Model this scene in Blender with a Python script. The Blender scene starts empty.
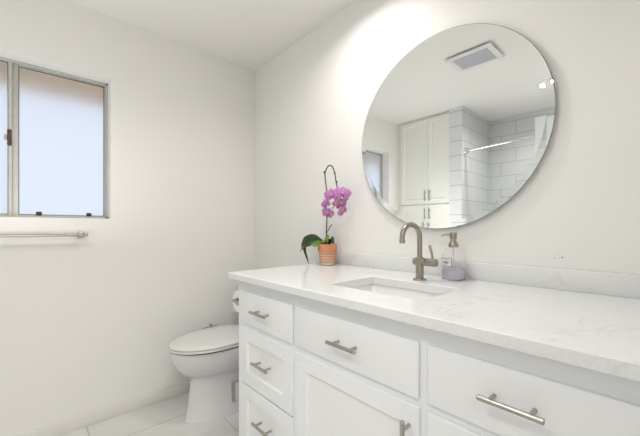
import bpy, bmesh, math, random
from mathutils import Vector, Matrix

random.seed(7)
scene = bpy.context.scene
COL = scene.collection
PI = math.pi

# ------------------------------------------------------------------ camera
cam_data = bpy.data.cameras.new('camera')
cam_data.sensor_width = 36.0
cam_data.lens = 320.68 / 640 * 36.0
cam_data.shift_y = 9.62 / 640
cam_data.clip_start = 0.02
cam = bpy.data.objects.new('camera', cam_data)
COL.objects.link(cam)
cam.location = (2.229, -1.33, 1.1193)
cam.rotation_euler = (PI / 2, 0, math.atan2(0.739142, 0.67355))
scene.camera = cam

# ------------------------------------------------------------------ world
world = bpy.data.worlds.new('world')
scene.world = world
world.use_nodes = True
bg = world.node_tree.nodes['Background']
bg.inputs['Color'].default_value = (0.80, 0.88, 1.0, 1)
bg.inputs['Strength'].default_value = 1.02

# ------------------------------------------------------------------ exposure
vs = scene.view_settings
vs.view_transform = 'Standard'
vs.look = 'None'
vs.gamma = 1.0
vs.use_curve_mapping = False
vs.exposure = 0.18


def area(name, loc, size, energy, color=(1, 0.95, 0.88), rot=(0, 0, 0), spread=180, shape='DISK', sy=None):
    d = bpy.data.lights.new(name, 'AREA')
    d.shape = shape
    d.size = size
    if sy:
        d.size_y = sy
    d.energy = energy
    d.color = color
    d.spread = math.radians(spread)
    o = bpy.data.objects.new(name, d)
    COL.objects.link(o)
    o.location = loc
    o.rotation_euler = rot
    return o


# unseen fill lights, added: below the hall ceiling, and pointing up in the bathroom
area('hall_fill', (3.0, -1.35, 2.30), 0.7, 33, (1, 0.985, 0.96), shape='RECTANGLE', sy=1.4)
area('uplight_fill', (0.65, -1.45, 1.0), 0.6, 4.6, (1, 0.985, 0.96), rot=(math.pi, 0, 0))

# ------------------------------------------------------------------ materials
def newmat(name):
    m = bpy.data.materials.new(name)
    m.use_nodes = True
    nt = m.node_tree
    return m, nt, nt.nodes['Principled BSDF']


def mat(name, col, rough=0.5, metal=0.0, spec=0.5, coat=0.0, bump=None, vary=None, emit=None):
    """principled material with a light procedural variation"""
    m, nt, b = newmat(name)
    b.inputs['Base Color'].default_value = (*col, 1)
    b.inputs['Roughness'].default_value = rough
    b.inputs['Metallic'].default_value = metal
    b.inputs['Specular IOR Level'].default_value = spec
    b.inputs['Coat Weight'].default_value = coat
    tc = nt.nodes.new('ShaderNodeTexCoord')
    if vary:
        sc, amt = vary
        n = nt.nodes.new('ShaderNodeTexNoise')
        n.inputs['Scale'].default_value = sc
        n.inputs['Detail'].default_value = 4
        nt.links.new(tc.outputs['Object'], n.inputs['Vector'])
        r = nt.nodes.new('ShaderNodeValToRGB')
        r.color_ramp.elements[0].position = 0.3
        r.color_ramp.elements[1].position = 0.7
        r.color_ramp.elements[0].color = (*[max(0, c * (1 - amt)) for c in col], 1)
        r.color_ramp.elements[1].color = (*[min(1, c * (1 + amt)) for c in col], 1)
        nt.links.new(n.outputs['Fac'], r.inputs['Fac'])
        nt.links.new(r.outputs['Color'], b.inputs['Base Color'])
    if bump:
        sc, st = bump
        n2 = nt.nodes.new('ShaderNodeTexNoise')
        n2.inputs['Scale'].default_value = sc
        n2.inputs['Detail'].default_value = 3
        nt.links.new(tc.outputs['Object'], n2.inputs['Vector'])
        bp = nt.nodes.new('ShaderNodeBump')
        bp.inputs['Strength'].default_value = st
        bp.inputs['Distance'].default_value = 0.002
        nt.links.new(n2.outputs['Fac'], bp.inputs['Height'])
        nt.links.new(bp.outputs['Normal'], b.inputs['Normal'])
    if emit:
        b.inputs['Emission Color'].default_value = (*emit[0], 1)
        b.inputs['Emission Strength'].default_value = emit[1]
    return m


M = {}
M['paint'] = mat('wall_paint', (0.87, 0.862, 0.84), 0.75, spec=0.25, bump=(90, 0.06))
M['ceiling'] = mat('ceiling_paint', (0.86, 0.85, 0.825), 0.85, spec=0.2, bump=(60, 0.08))
M['trimpaint'] = mat('trim_paint', (0.78, 0.765, 0.73), 0.5, vary=(6, 0.02))
M['cabinet'] = mat('cabinet_paint', (0.885, 0.90, 0.915), 0.38, spec=0.45, vary=(3, 0.006))
M['linen'] = mat('linen_cabinet_paint', (0.88, 0.88, 0.82), 0.4, vary=(3, 0.006))
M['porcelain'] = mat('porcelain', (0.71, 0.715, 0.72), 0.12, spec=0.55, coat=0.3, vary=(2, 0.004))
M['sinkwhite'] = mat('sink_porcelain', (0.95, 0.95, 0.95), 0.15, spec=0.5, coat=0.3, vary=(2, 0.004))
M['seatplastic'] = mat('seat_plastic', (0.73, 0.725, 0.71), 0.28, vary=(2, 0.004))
M['gasket'] = mat('gasket_and_gap_shade', (0.05, 0.05, 0.05), 0.7, vary=(20, 0.1))  # gasket black, also the shade put into the toilet seat gaps
M['nickel'] = mat('brushed_nickel', (0.44, 0.42, 0.385), 0.3, metal=1.0, bump=(300, 0.05))
M['faucetnickel'] = mat('warm_brushed_nickel', (0.36, 0.33, 0.275), 0.3, metal=1.0, bump=(300, 0.05))
M['chrome'] = mat('chrome', (0.80, 0.80, 0.80), 0.08, metal=1.0, vary=(5, 0.01))
M['alu'] = mat('window_aluminium', (0.52, 0.52, 0.49), 0.42, metal=0.75, vary=(30, 0.05))
M['alulight'] = mat('window_sash_aluminium', (0.55, 0.55, 0.51), 0.45, metal=0.35, vary=(30, 0.04))
M['rubber'] = mat('dark_rubber', (0.03, 0.035, 0.05), 0.6, vary=(30, 0.2))
M['latchred'] = mat('latch_dark_red', (0.10, 0.03, 0.035), 0.4, vary=(30, 0.2))
M['vent'] = mat('vent_plastic', (0.80, 0.80, 0.80), 0.5, vary=(5, 0.01))
M['ventgrille'] = mat('vent_grille_grey', (0.70, 0.71, 0.76), 0.5, vary=(5, 0.01))
M['paper'] = mat('tissue_paper', (0.88, 0.87, 0.85), 0.95, spec=0.1, bump=(120, 0.3))
M['saucer'] = mat('saucer_ceramic', (0.82, 0.80, 0.77), 0.25, vary=(10, 0.02))
M['soil'] = mat('bark_soil', (0.05, 0.035, 0.02), 0.9, bump=(80, 0.8), vary=(60, 0.4))
M['leafdark'] = mat('leaf_dark_green', (0.028, 0.058, 0.018), 0.35, vary=(25, 0.35))
M['leaflight'] = mat('leaf_yellow_green', (0.16, 0.25, 0.03), 0.4, vary=(25, 0.25))
M['stem'] = mat('orchid_stem', (0.055, 0.042, 0.03), 0.6, vary=(40, 0.3))
M['lip'] = mat('orchid_lip', (0.52, 0.06, 0.36), 0.5, vary=(80, 0.3))
M['petalpale'] = mat('orchid_pale_petal', (0.74, 0.40, 0.62), 0.55, vary=(60, 0.2))
M['wood'] = mat('eave_wood', (0.58, 0.34, 0.10), 0.8, vary=(8, 0.2))
M['stucco'] = mat('outside_ground', (0.70, 0.69, 0.66), 0.9, bump=(20, 0.5))
M['hallfloor'] = mat('hall_floor', (0.42, 0.34, 0.26), 0.5, vary=(4, 0.15))
M['black'] = mat('black_ink', (0.03, 0.03, 0.035), 0.6, vary=(10, 0.1))
M['label'] = mat('bottle_label', (0.80, 0.80, 0.80), 0.6, vary=(10, 0.01))
M['lamplens'] = mat('lamp_lens', (0.9, 0.9, 0.9), 0.5, emit=((1, 0.96, 0.9), 5.0), vary=(5, 0.01))

# mirror
m, nt, b = newmat('silvered_glass')
b.inputs['Base Color'].default_value = (0.94, 0.96, 0.955, 1)
b.inputs['Metallic'].default_value = 1
b.inputs['Roughness'].default_value = 0.0
M['mirror'] = m
M['mirroredge'] = mat('mirror_glass_edge', (0.30, 0.32, 0.31), 0.25, vary=(10, 0.05))


def petal_mat():
    m, nt, b = newmat('orchid_petal')
    b.inputs['Roughness'].default_value = 0.55
    b.inputs['Subsurface Weight'].default_value = 0.15
    b.inputs['Subsurface Radius'].default_value = (0.004, 0.002, 0.004)
    tc = nt.nodes.new('ShaderNodeTexCoord')
    n = nt.nodes.new('ShaderNodeTexNoise')
    n.inputs['Scale'].default_value = 130
    nt.links.new(tc.outputs['Object'], n.inputs['Vector'])
    r = nt.nodes.new('ShaderNodeValToRGB')
    r.color_ramp.elements[0].position = 0.35
    r.color_ramp.elements[1].position = 0.75
    r.color_ramp.elements[0].color = (0.70, 0.28, 0.66, 1)
    r.color_ramp.elements[1].color = (0.88, 0.55, 0.84, 1)
    nt.links.new(n.outputs['Fac'], r.inputs['Fac'])
    nt.links.new(r.outputs['Color'], b.inputs['Base Color'])
    return m


M['petal'] = petal_mat()


def quartz():
    m, nt, b = newmat('white_quartz')
    b.inputs['Roughness'].default_value = 0.16
    b.inputs['Specular IOR Level'].default_value = 0.5
    tc = nt.nodes.new('ShaderNodeTexCoord')
    n1 = nt.nodes.new('ShaderNodeTexNoise')
    n1.inputs['Scale'].default_value = 7
    n1.inputs['Detail'].default_value = 8
    n1.inputs['Distortion'].default_value = 1.2
    nt.links.new(tc.outputs['Object'], n1.inputs['Vector'])
    r1 = nt.nodes.new('ShaderNodeValToRGB')
    e = r1.color_ramp.elements
    e[0].position = 0.465
    e[0].color = (0, 0, 0, 1)
    e[1].position = 0.50
    e[1].color = (1, 1, 1, 1)
    x = e.new(0.535)
    x.color = (0, 0, 0, 1)
    nt.links.new(n1.outputs['Fac'], r1.inputs['Fac'])
    n2 = nt.nodes.new('ShaderNodeTexNoise')
    n2.inputs['Scale'].default_value = 5
    n2.inputs['Detail'].default_value = 3
    nt.links.new(tc.outputs['Object'], n2.inputs['Vector'])
    r2 = nt.nodes.new('ShaderNodeValToRGB')
    r2.color_ramp.elements[0].position = 0.5
    r2.color_ramp.elements[1].position = 0.72
    nt.links.new(n2.outputs['Fac'], r2.inputs['Fac'])
    mul = nt.nodes.new('ShaderNodeMath')
    mul.operation = 'MULTIPLY'
    nt.links.new(r1.outputs['Color'], mul.inputs[0])
    nt.links.new(r2.outputs['Color'], mul.inputs[1])
    n3 = nt.nodes.new('ShaderNodeTexNoise')
    n3.inputs['Scale'].default_value = 160
    nt.links.new(tc.outputs['Object'], n3.inputs['Vector'])
    base = nt.nodes.new('ShaderNodeValToRGB')
    base.color_ramp.elements[0].position = 0.3
    base.color_ramp.elements[1].position = 0.7
    base.color_ramp.elements[0].color = (0.77, 0.78, 0.785, 1)
    base.color_ramp.elements[1].color = (0.82, 0.83, 0.835, 1)
    nt.links.new(n3.outputs['Fac'], base.inputs['Fac'])
    mix = nt.nodes.new('ShaderNodeMix')
    mix.data_type = 'RGBA'
    mix.inputs['B'].default_value = (0.60, 0.60, 0.60, 1)
    nt.links.new(base.outputs['Color'], mix.inputs['A'])
    s = nt.nodes.new('ShaderNodeMath')
    s.operation = 'MULTIPLY'
    s.inputs[1].default_value = 0.8
    nt.links.new(mul.outputs[0], s.inputs[0])
    nt.links.new(s.outputs[0], mix.inputs['Factor'])
    nt.links.new(mix.outputs['Result'], b.inputs['Base Color'])
    return m


M['quartz'] = quartz()


def tile_mat(name, axes, shift, bw, rh, offset, mortar, c_tile, c_grout, rough, marble=0.0):
    m, nt, b = newmat(name)
    tc = nt.nodes.new('ShaderNodeTexCoord')
    sep = nt.nodes.new('ShaderNodeSeparateXYZ')
    nt.links.new(tc.outputs['Object'], sep.inputs[0])
    comb = nt.nodes.new('ShaderNodeCombineXYZ')
    for i, (ax, sh) in enumerate(zip(axes, shift)):
        a = nt.nodes.new('ShaderNodeMath')
        a.operation = 'ADD'
        a.inputs[1].default_value = sh
        nt.links.new(sep.outputs[ax], a.inputs[0])
        nt.links.new(a.outputs[0], comb.inputs[i])
    br = nt.nodes.new('ShaderNodeTexBrick')
    br.offset = offset
    br.offset_frequency = 2
    br.squash = 1
    br.inputs['Scale'].default_value = 1
    br.inputs['Brick Width'].default_value = bw
    br.inputs['Row Height'].default_value = rh
    br.inputs['Mortar Size'].default_value = mortar
    br.inputs['Mortar Smooth'].default_value = 0.2
    br.inputs['Bias'].default_value = 0
    br.inputs['Mortar'].default_value = (*c_grout, 1)
    nt.links.new(comb.outputs[0], br.inputs['Vector'])
    if marble:
        n = nt.nodes.new('ShaderNodeTexNoise')
        n.inputs['Scale'].default_value = 2.3
        n.inputs['Detail'].default_value = 7
        n.inputs['Distortion'].default_value = 1.6
        nt.links.new(tc.outputs['Object'], n.inputs['Vector'])
        r = nt.nodes.new('ShaderNodeValToRGB')
        r.color_ramp.elements[0].position = 0.36
        r.color_ramp.elements[1].position = 0.58
        r.color_ramp.elements[0].color = (*[c * (1 - marble) for c in c_tile], 1)
        r.color_ramp.elements[1].color = (*c_tile, 1)
        nt.links.new(n.outputs['Fac'], r.inputs['Fac'])
        nt.links.new(r.outputs['Color'], br.inputs['Color1'])
        nt.links.new(r.outputs['Color'], br.inputs['Color2'])
    else:
        br.inputs['Color1'].default_value = (*c_tile, 1)
        br.inputs['Color2'].default_value = (*[c * 0.985 for c in c_tile], 1)
    nt.links.new(br.outputs['Color'], b.inputs['Base Color'])
    b.inputs['Roughness'].default_value = rough
    bp = nt.nodes.new('ShaderNodeBump')
    bp.invert = True
    bp.inputs['Strength'].default_value = 0.5
    bp.inputs['Distance'].default_value = 0.002
    nt.links.new(br.outputs['Fac'], bp.inputs['Height'])
    nt.links.new(bp.outputs['Normal'], b.inputs['Normal'])
    return m


Z0 = 2.316 - 0.152 * 20
M['tileback'] = tile_mat('shower_tile_back', ('X', 'Z'), (-1.06 + 4.57, -Z0), 0.457, 0.152, 0.333, 0.0028,
                         (0.68, 0.70, 0.70), (0.42, 0.42, 0.40), 0.15)
M['tileside'] = tile_mat('shower_tile_side', ('Y', 'Z'), (2.50 + 4.57, -Z0), 0.457, 0.152, 0.333, 0.0028,
                         (0.68, 0.70, 0.70), (0.42, 0.42, 0.40), 0.15)
M['tilecap'] = tile_mat('shower_tile_end', ('X', 'Z'), (4.0, -Z0), 40.0, 0.152, 0.0, 0.0035,
                        (0.74, 0.76, 0.77), (0.45, 0.45, 0.43), 0.4)
M['floortile'] = tile_mat('marble_floor_tile', ('X', 'Y'), (-0.26 + 6.1, 0.476 + 6.1), 0.61, 0.61, 0.0, 0.003,
                          (0.74, 0.735, 0.715), (0.45, 0.44, 0.42), 0.3, marble=0.12)


def frosted():
    m, nt, b = newmat('frosted_glass')
    b.inputs['Base Color'].default_value = (0.95, 0.96, 1.0, 1)
    b.inputs['Transmission Weight'].default_value = 1.0
    b.inputs['Roughness'].default_value = 0.5
    b.inputs['IOR'].default_value = 1.2
    tr = nt.nodes.new('ShaderNodeBsdfTranslucent')
    tr.inputs['Color'].default_value = (0.93, 0.95, 1.0, 1)
    mx = nt.nodes.new('ShaderNodeMixShader')
    mx.inputs[0].default_value = 0.2
    out = nt.nodes['Material Output']
    nt.links.new(b.outputs[0], mx.inputs[1])
    nt.links.new(tr.outputs[0], mx.inputs[2])
    nt.links.new(mx.outputs[0], out.inputs['Surface'])
    n = nt.nodes.new('ShaderNodeTexNoise')
    n.inputs['Scale'].default_value = 200
    bp = nt.nodes.new('ShaderNodeBump')
    bp.inputs['Strength'].default_value = 0.2
    bp.inputs['Distance'].default_value = 0.001
    nt.links.new(n.outputs['Fac'], bp.inputs['Height'])
    nt.links.new(bp.outputs['Normal'], b.inputs['Normal'])
    return m


M['frosted'] = frosted()


def glassmat(name, col, rough=0.02, ior=1.45):
    m, nt, b = newmat(name)
    b.inputs['Base Color'].default_value = (*col, 1)
    b.inputs['Transmission Weight'].default_value = 1.0
    b.inputs['Roughness'].default_value = rough
    b.inputs['IOR'].default_value = ior
    return m


M['clear'] = glassmat('clear_plastic', (0.985, 0.985, 0.99), 0.03, 1.05)
M['soap'] = mat('lavender_soap', (0.80, 0.78, 0.90), 0.3, vary=(12, 0.02))
M['soap'].node_tree.nodes['Principled BSDF'].inputs['Transmission Weight'].default_value = 0.35


def terracotta():
    m, nt, b = newmat('terracotta')
    b.inputs['Roughness'].default_value = 0.85
    tc = nt.nodes.new('ShaderNodeTexCoord')
    sep = nt.nodes.new('ShaderNodeSeparateXYZ')
    nt.links.new(tc.outputs['Object'], sep.inputs[0])
    n = nt.nodes.new('ShaderNodeTexNoise')
    n.inputs['Scale'].default_value = 28
    n.inputs['Detail'].default_value = 5
    nt.links.new(tc.outputs['Object'], n.inputs['Vector'])
    # mineral bloom rings low on the pot
    w = nt.nodes.new('ShaderNodeTexWave')
    w.wave_type = 'BANDS'
    w.bands_direction = 'Z'
    w.inputs['Scale'].default_value = 22
    w.inputs['Distortion'].default_value = 2.5
    w.inputs['Detail'].default_value = 3
    nt.links.new(tc.outputs['Object'], w.inputs['Vector'])
    mr = nt.nodes.new('ShaderNodeMapRange')
    mr.inputs['From Min'].default_value = 0.045
    mr.inputs['From Max'].default_value = 0.075
    mr.inputs['To Min'].default_value = 0.75
    mr.inputs['To Max'].default_value = 0.08
    nt.links.new(sep.outputs['Z'], mr.inputs['Value'])
    mu = nt.nodes.new('ShaderNodeMath')
    mu.operation = 'MULTIPLY'
    nt.links.new(w.outputs['Fac'], mu.inputs[0])
    nt.links.new(mr.outputs[0], mu.inputs[1])
    r = nt.nodes.new('ShaderNodeValToRGB')
    r.color_ramp.elements[0].position = 0.3
    r.color_ramp.elements[1].position = 0.7
    r.color_ramp.elements[0].color = (0.56, 0.22, 0.10, 1)
    r.color_ramp.elements[1].color = (0.68, 0.31, 0.16, 1)
    nt.links.new(n.outputs['Fac'], r.inputs['Fac'])
    mix = nt.nodes.new('ShaderNodeMix')
    mix.data_type = 'RGBA'
    mix.inputs['B'].default_value = (0.76, 0.62, 0.52, 1)
    nt.links.new(mu.outputs[0], mix.inputs['Factor'])
    nt.links.new(r.outputs['Color'], mix.inputs['A'])
    nt.links.new(mix.outputs['Result'], b.inputs['Base Color'])
    return m


M['terracotta'] = terracotta()


# ------------------------------------------------------------------ geometry helpers
def box(bm, x0, x1, y0, y1, z0, z1, bev=0.0, seg=2):
    r = bmesh.ops.create_cube(bm, size=1)
    vs_ = r['verts']
    for v in vs_:
        v.co = Vector(((x0 + x1) / 2 + v.co.x * (x1 - x0), (y0 + y1) / 2 + v.co.y * (y1 - y0),
                       (z0 + z1) / 2 + v.co.z * (z1 - z0)))
    if bev:
        es = list({e for v in vs_ for e in v.link_edges})
        bmesh.ops.bevel(bm, geom=es, offset=bev, segments=seg, profile=0.5, affect='EDGES')


def frame_dir(d):
    d = d.normalized()
    up = Vector((0, 0, 1)) if abs(d.z) < 0.9 else Vector((1, 0, 0))
    a = d.cross(up).normalized()
    return a, d.cross(a).normalized()


def rings(bm, loops, cap=True, closed=False):
    L = [[bm.verts.new(p) for p in lp] for lp in loops]
    n = len(L[0])
    pairs = list(zip(L, L[1:])) + ([(L[-1], L[0])] if closed else [])
    for a, b_ in pairs:
        for i in range(n):
            bm.faces.new((a[i], a[(i + 1) % n], b_[(i + 1) % n], b_[i]))
    if cap and not closed:
        bm.faces.new(list(reversed(L[0])))
        bm.faces.new(L[-1])


def tube(bm, pts, r, n=14, cap=True):
    pts = [Vector(p) for p in pts]
    rs = r if isinstance(r, (list, tuple)) else [r] * len(pts)
    d0 = (pts[1] - pts[0]).normalized()
    a, b_ = frame_dir(d0)
    loops = []
    for i, p in enumerate(pts):
        if i == 0:
            d = pts[1] - pts[0]
        elif i == len(pts) - 1:
            d = pts[-1] - pts[-2]
        else:
            d = (pts[i + 1] - pts[i]).normalized() + (pts[i] - pts[i - 1]).normalized()
        d.normalize()
        a = (a - d * a.dot(d)).normalized()
        b_ = d.cross(a).normalized()
        loops.append([p + (a * math.cos(t) + b_ * math.sin(t)) * rs[i] for t in [2 * PI * k / n for k in range(n)]])
    rings(bm, loops, cap)


def lathe(bm, prof, c=(0, 0, 0), axis='Z', n=40, cap=True):
    """prof: list of (radius, height along axis)"""
    c = Vector(c)
    loops = []
    for r, h in prof:
        lp = []
        for k in range(n):
            t = 2 * PI * k / n
            u, v = r * math.cos(t), r * math.sin(t)
            if axis == 'Z':
                q = Vector((u, v, h))
            elif axis == 'X':
                q = Vector((h, u, v))
            else:
                q = Vector((v, h, u))
            lp.append(c + q)
        loops.append(lp)
    rings(bm, loops, cap)


def smooth_pts(pts, n=6):
    """Catmull-Rom through pts"""
    P = [Vector(p) for p in pts]
    P = [P[0] * 2 - P[1]] + P + [P[-1] * 2 - P[-2]]
    out = []
    for i in range(1, len(P) - 2):
        for k in range(n):
            t = k / n
            a, b_, c, d = P[i - 1], P[i], P[i + 1], P[i + 2]
            out.append(0.5 * ((2 * b_) + (c - a) * t + (2 * a - 5 * b_ + 4 * c - d) * t * t + (3 * b_ - a - 3 * c + d) * t ** 3))
    out.append(P[-2])
    return out


def obj(name, bm, m, parent=None, base=(0, 0, 0), smooth=False, ang=40):
    """link a bmesh given in world coordinates; its origin sits at base"""
    bmesh.ops.recalc_face_normals(bm, faces=bm.faces[:])
    me = bpy.data.meshes.new(name)
    for v in bm.verts:
        v.co -= Vector(base)
    if smooth:
        for f in bm.faces:
            f.smooth = True
        for e in bm.edges:
            if len(e.link_faces) == 2 and e.calc_face_angle(0) > math.radians(ang):
                e.smooth = False
    bm.to_mesh(me)
    bm.free()
    ms = m if isinstance(m, (list, tuple)) else [m]
    for x in ms:
        me.materials.append(x)
    o = bpy.data.objects.new(name, me)
    COL.objects.link(o)
    if parent:
        o.parent = parent
    else:
        o.location = base
    return o


def thing(name, label, cat, loc, group=None):
    o = bpy.data.objects.new(name, None)
    o.empty_display_size = 0.05
    COL.objects.link(o)
    o.location = loc
    o['label'] = label
    o['category'] = cat
    if group:
        o['group'] = group
    return o


def tag(o, label, cat, group=None):
    o['label'] = label
    o['category'] = cat
    if group:
        o['group'] = group
    return o


def struct(o, label=None):
    o['kind'] = 'structure'
    if label:
        o['label'] = label
    return o


def B():
    return bmesh.new()


def boxobj(name, dims, m, parent=None, base=(0, 0, 0), bev=0.0, seg=2):
    bm = B()
    box(bm, *dims, bev=bev, seg=seg)
    return obj(name, bm, m, parent, base, smooth=bev > 0, ang=60)


H = 2.36          # ceiling height
XR = 2.30         # wall beside the camera
YF = -2.72        # tiled back of the shower
# ------------------------------------------------------------------ the room
bm = B()
box(bm, -0.14, XR + 0.12, -2.90, 0.12, -0.10, 0.0)
struct(obj('floor', bm, M['floortile']))
bm = B()
box(bm, -0.14, 3.72, -2.90, 0.12, H, H + 0.10)
struct(obj('ceiling', bm, M['ceiling']))
bm = B()
box(bm, -0.14, XR + 0.12, 0.0, 0.12, 0.0, H)
struct(obj('wall_back', bm, M['paint']))
# window wall with its opening
WY0, WY1, WZ0, WZ1 = -1.83, -0.969, 1.172, 1.995
bm = B()
box(bm, -0.14, 0, WY1, 0.0, 0, H)
box(bm, -0.14, 0, -2.90, WY0, 0, H)
box(bm, -0.14, 0, WY0, WY1, 0, WZ0)
box(bm, -0.14, 0, WY0, WY1, WZ1, H)
struct(obj('wall_left', bm, M['paint']))
# wall beside the camera with the doorway
DY0, DY1, DZ = -1.86, -1.05, 2.05
bm = B()
box(bm, XR, XR + 0.12, DY1, 0.0, 0, H)
box(bm, XR, XR + 0.12, -2.90, DY0, 0, H)
box(bm, XR, XR + 0.12, DY0, DY1, DZ, H)
struct(obj('wall_right', bm, M['paint']))
# wall behind the linen cabinet, and the tiled shower walls
bm = B()
box(bm, 0.0, 0.66, -2.90, -2.66, 0, H)
struct(obj('wall_front', bm, M['paint']))
bm = B()
box(bm, 0.66, XR, -2.90, YF, 0, H)
struct(obj('wall_shower', bm, M['tileback']))
# partition: plain core, tiled end and tiled side
bm = B()
box(bm, 0.66, 0.79, -2.72, -1.97, 0, H)
for f in bm.faces:
    pass
part = obj('wall_partition', bm, [M['paint'], M['tilecap'], M['tileside']])
for p in part.data.polygons:
    if p.normal.y > 0.9:
        p.material_index = 1
    elif p.normal.x > 0.9:
        p.material_index = 2
struct(part)
# hallway behind the doorway
bm = B()
box(bm, XR + 0.12, 3.72, -2.90, 0.12, -0.10, -0.001)
struct(obj('floor_hall', bm, M['hallfloor']))
bm = B()
box(bm, 3.60, 3.72, -2.90, 0.12, 0, H)
box(bm, XR + 0.12, 3.60, 0.0, 0.12, 0, H)
box(bm, XR + 0.12, 3.60, -2.90, -2.78, 0, H)
struct(obj('wall_hall', bm, M['paint']))

# baseboards
bm = B()
box(bm, 0.0005, 0.013, -1.97, -0.0005, 0.0, 0.068, bev=0.002)
struct(obj('baseboard_left', bm, M['trimpaint'], smooth=True, ang=60))
bm = B()
box(bm, 0.013, 0.852, -0.013, -0.0005, 0.0, 0.068, bev=0.002)
struct(obj('baseboard_back', bm, M['trimpaint'], smooth=True, ang=60))
# door casing and door leaf standing open
bm = B()
box(bm, XR - 0.014, XR - 0.0005, DY1, DY1 + 0.06, 0, DZ + 0.06, bev=0.002)
box(bm, XR - 0.014, XR - 0.0005, DY0, DY1, DZ, DZ + 0.06, bev=0.002)
box(bm, XR - 0.014, XR - 0.0005, DY0 - 0.06, DY0, 0, DZ + 0.06, bev=0.002)
struct(obj('trim_1', bm, M['trimpaint'], smooth=True, ang=60))
bm = B()
box(bm, 1.464, 2.284, -1.856, -1.82, 0.008, 2.03, bev=0.002)
door = struct(obj('door_1', bm, M['cabinet'], smooth=True, ang=60))
bm = B()
lathe(bm, [(0.028, 0), (0.028, 0.006), (0.010, 0.008), (0.010, 0.04), (0.024, 0.046), (0.027, 0.058), (0.020, 0.068)],
      (1.53, -1.8199, 0.95), 'Y', 24)
obj('door_handle', bm, M['nickel'], door, smooth=True)

# ------------------------------------------------------------------ window
win = struct(thing('window_1', 'two-pane aluminium sliding window with frosted glass in a plaster recess', 'window',
                   (-0.1, (WY0 + WY1) / 2, WZ0)))
del win['category']
WB = (-0.1, (WY0 + WY1) / 2, WZ0)
bm = B()   # outer frame with a track lip
for d in ((WY0, WY1, WZ0, WZ0 + 0.012), (WY0, WY1, WZ1 - 0.012, WZ1), (WY0, WY0 + 0.010, WZ0, WZ1), (WY1 - 0.010, WY1, WZ0, WZ1)):
    box(bm, -0.135, -0.085, *d, bev=0.001, seg=1)
obj('window_frame', bm, M['alulight'], win, WB)


def sash(y0, y1, x0, x1, z0, z1, wl, wr, h, m):
    bm = B()
    box(bm, x0, x1, y0, y0 + wl, z0, z1, bev=0.0015, seg=1)
    box(bm, x0, x1, y1 - wr, y1, z0, z1, bev=0.0015, seg=1)
    box(bm, x0, x1, y0 + wl, y1 - wr, z0, z0 + h, bev=0.0015, seg=1)
    box(bm, x0, x1, y0 + wl, y1 - wr, z1 - h, z1, bev=0.0015, seg=1)
    s = obj('window_sash', bm, m, win, WB)
    bm = B()
    xm = (x0 + x1) / 2
    box(bm, xm - 0.002, xm + 0.002, y0 + wl * 0.8, y1 - wr * 0.8, z0 + 0.003, z1 - 0.003)
    obj('pane', bm, M['frosted'], s, WB)
    # thin dark glazing gasket round the pane
    bm = B()
    a0, a1, c0, c1, g = y0 + wl, y1 - wr, z0 + h, z1 - h, 0.0025
    for d in ((a0, a1, c0, c0 + g), (a0, a1, c1 - g * 1.8, c1), (a0, a0 + g, c0, c1), (a1 - g, a1, c0, c1)):
        box(bm, xm + 0.002, xm + 0.004, *d)
    obj('gasket', bm, M['gasket'], s, WB)
    return s


s_r = sash(-1.404, WY1 - 0.009, -0.122, -0.106, WZ0 + 0.011, WZ1 - 0.011, 0.038, 0.008, 0.006, M['alu'])
s_l = sash(WY0 + 0.009, -1.390, -0.101, -0.087, WZ0 + 0.011, WZ1 - 0.011, 0.010, 0.015, 0.006, M['alulight'])
bm = B()
box(bm, -0.087, -0.074, -1.409, -1.392, 1.545, 1.628, bev=0.003)
la = obj('latch', bm, M['latchred'], win, WB, smooth=True)
la['label'] = 'dark red plastic latch'
bm = B()
box(bm, -0.086, -0.076, -1.420, -1.409, 1.572, 1.600, bev=0.002)
obj('latch_tab', bm, M['nickel'], la, WB, smooth=True)
for y in (-1.285, -1.062):
    bm = B()
    box(bm, -0.106, -0.094, y - 0.012, y + 0.012, WZ0 + 0.014, WZ0 + 0.034, bev=0.002)
    obj('window_clip', bm, M['rubber'], win, WB, smooth=True)

# outside: eave board over the window and the ground
bm = B()
box(bm, -0.74, -0.14, -2.9, 0.2, 2.06, 2.12)
struct(obj('trim_eave', bm, M['wood']))
bm = B()
box(bm, -9, -0.14, -8, 6, -0.4, -0.2)
struct(obj('ground', bm, M['stucco']))

# ------------------------------------------------------------------ ceiling lights (built-in lamps)
def downlight(name_lbl, x, y, r, energy, col=(1, 0.965, 0.92), emis=None, spread=150):
    t = thing('ceiling_light', name_lbl, 'light', (x, y, H), 'round recessed ceiling lights')
    bm = B()
    lathe(bm, [(r, -0.0005), (r + 0.018, -0.0005), (r + 0.02, -0.003), (r + 0.004, -0.009), (r, -0.006)], (x, y, H), 'Z', 48, cap=False)
    obj('trim_ring', bm, M['vent'], t, (x, y, H), smooth=True)
    bm = B()
    lathe(bm, [(r * 0.99, -0.003), (r * 0.99, -0.0045)], (x, y, H), 'Z', 48)
    obj('lens', bm, M['lamplens'], t, (x, y, H))
    l = area('lamp_glow', (x, y, H - 0.012), r * 1.9, energy, col, spread=spread)
    l.parent = t
    l.location = (0, 0, -0.012)
    return t


downlight('small round ceiling light above the counter just left of the round mirror', 1.22, -0.36, 0.05, 4.3)
downlight('small round ceiling light between the vent and the mirror', 1.56, -0.86, 0.07, 2.1)
downlight('small bright ceiling light at the shower entrance, seen in the mirror', 1.50, -2.01, 0.05, 7.8)

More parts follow.
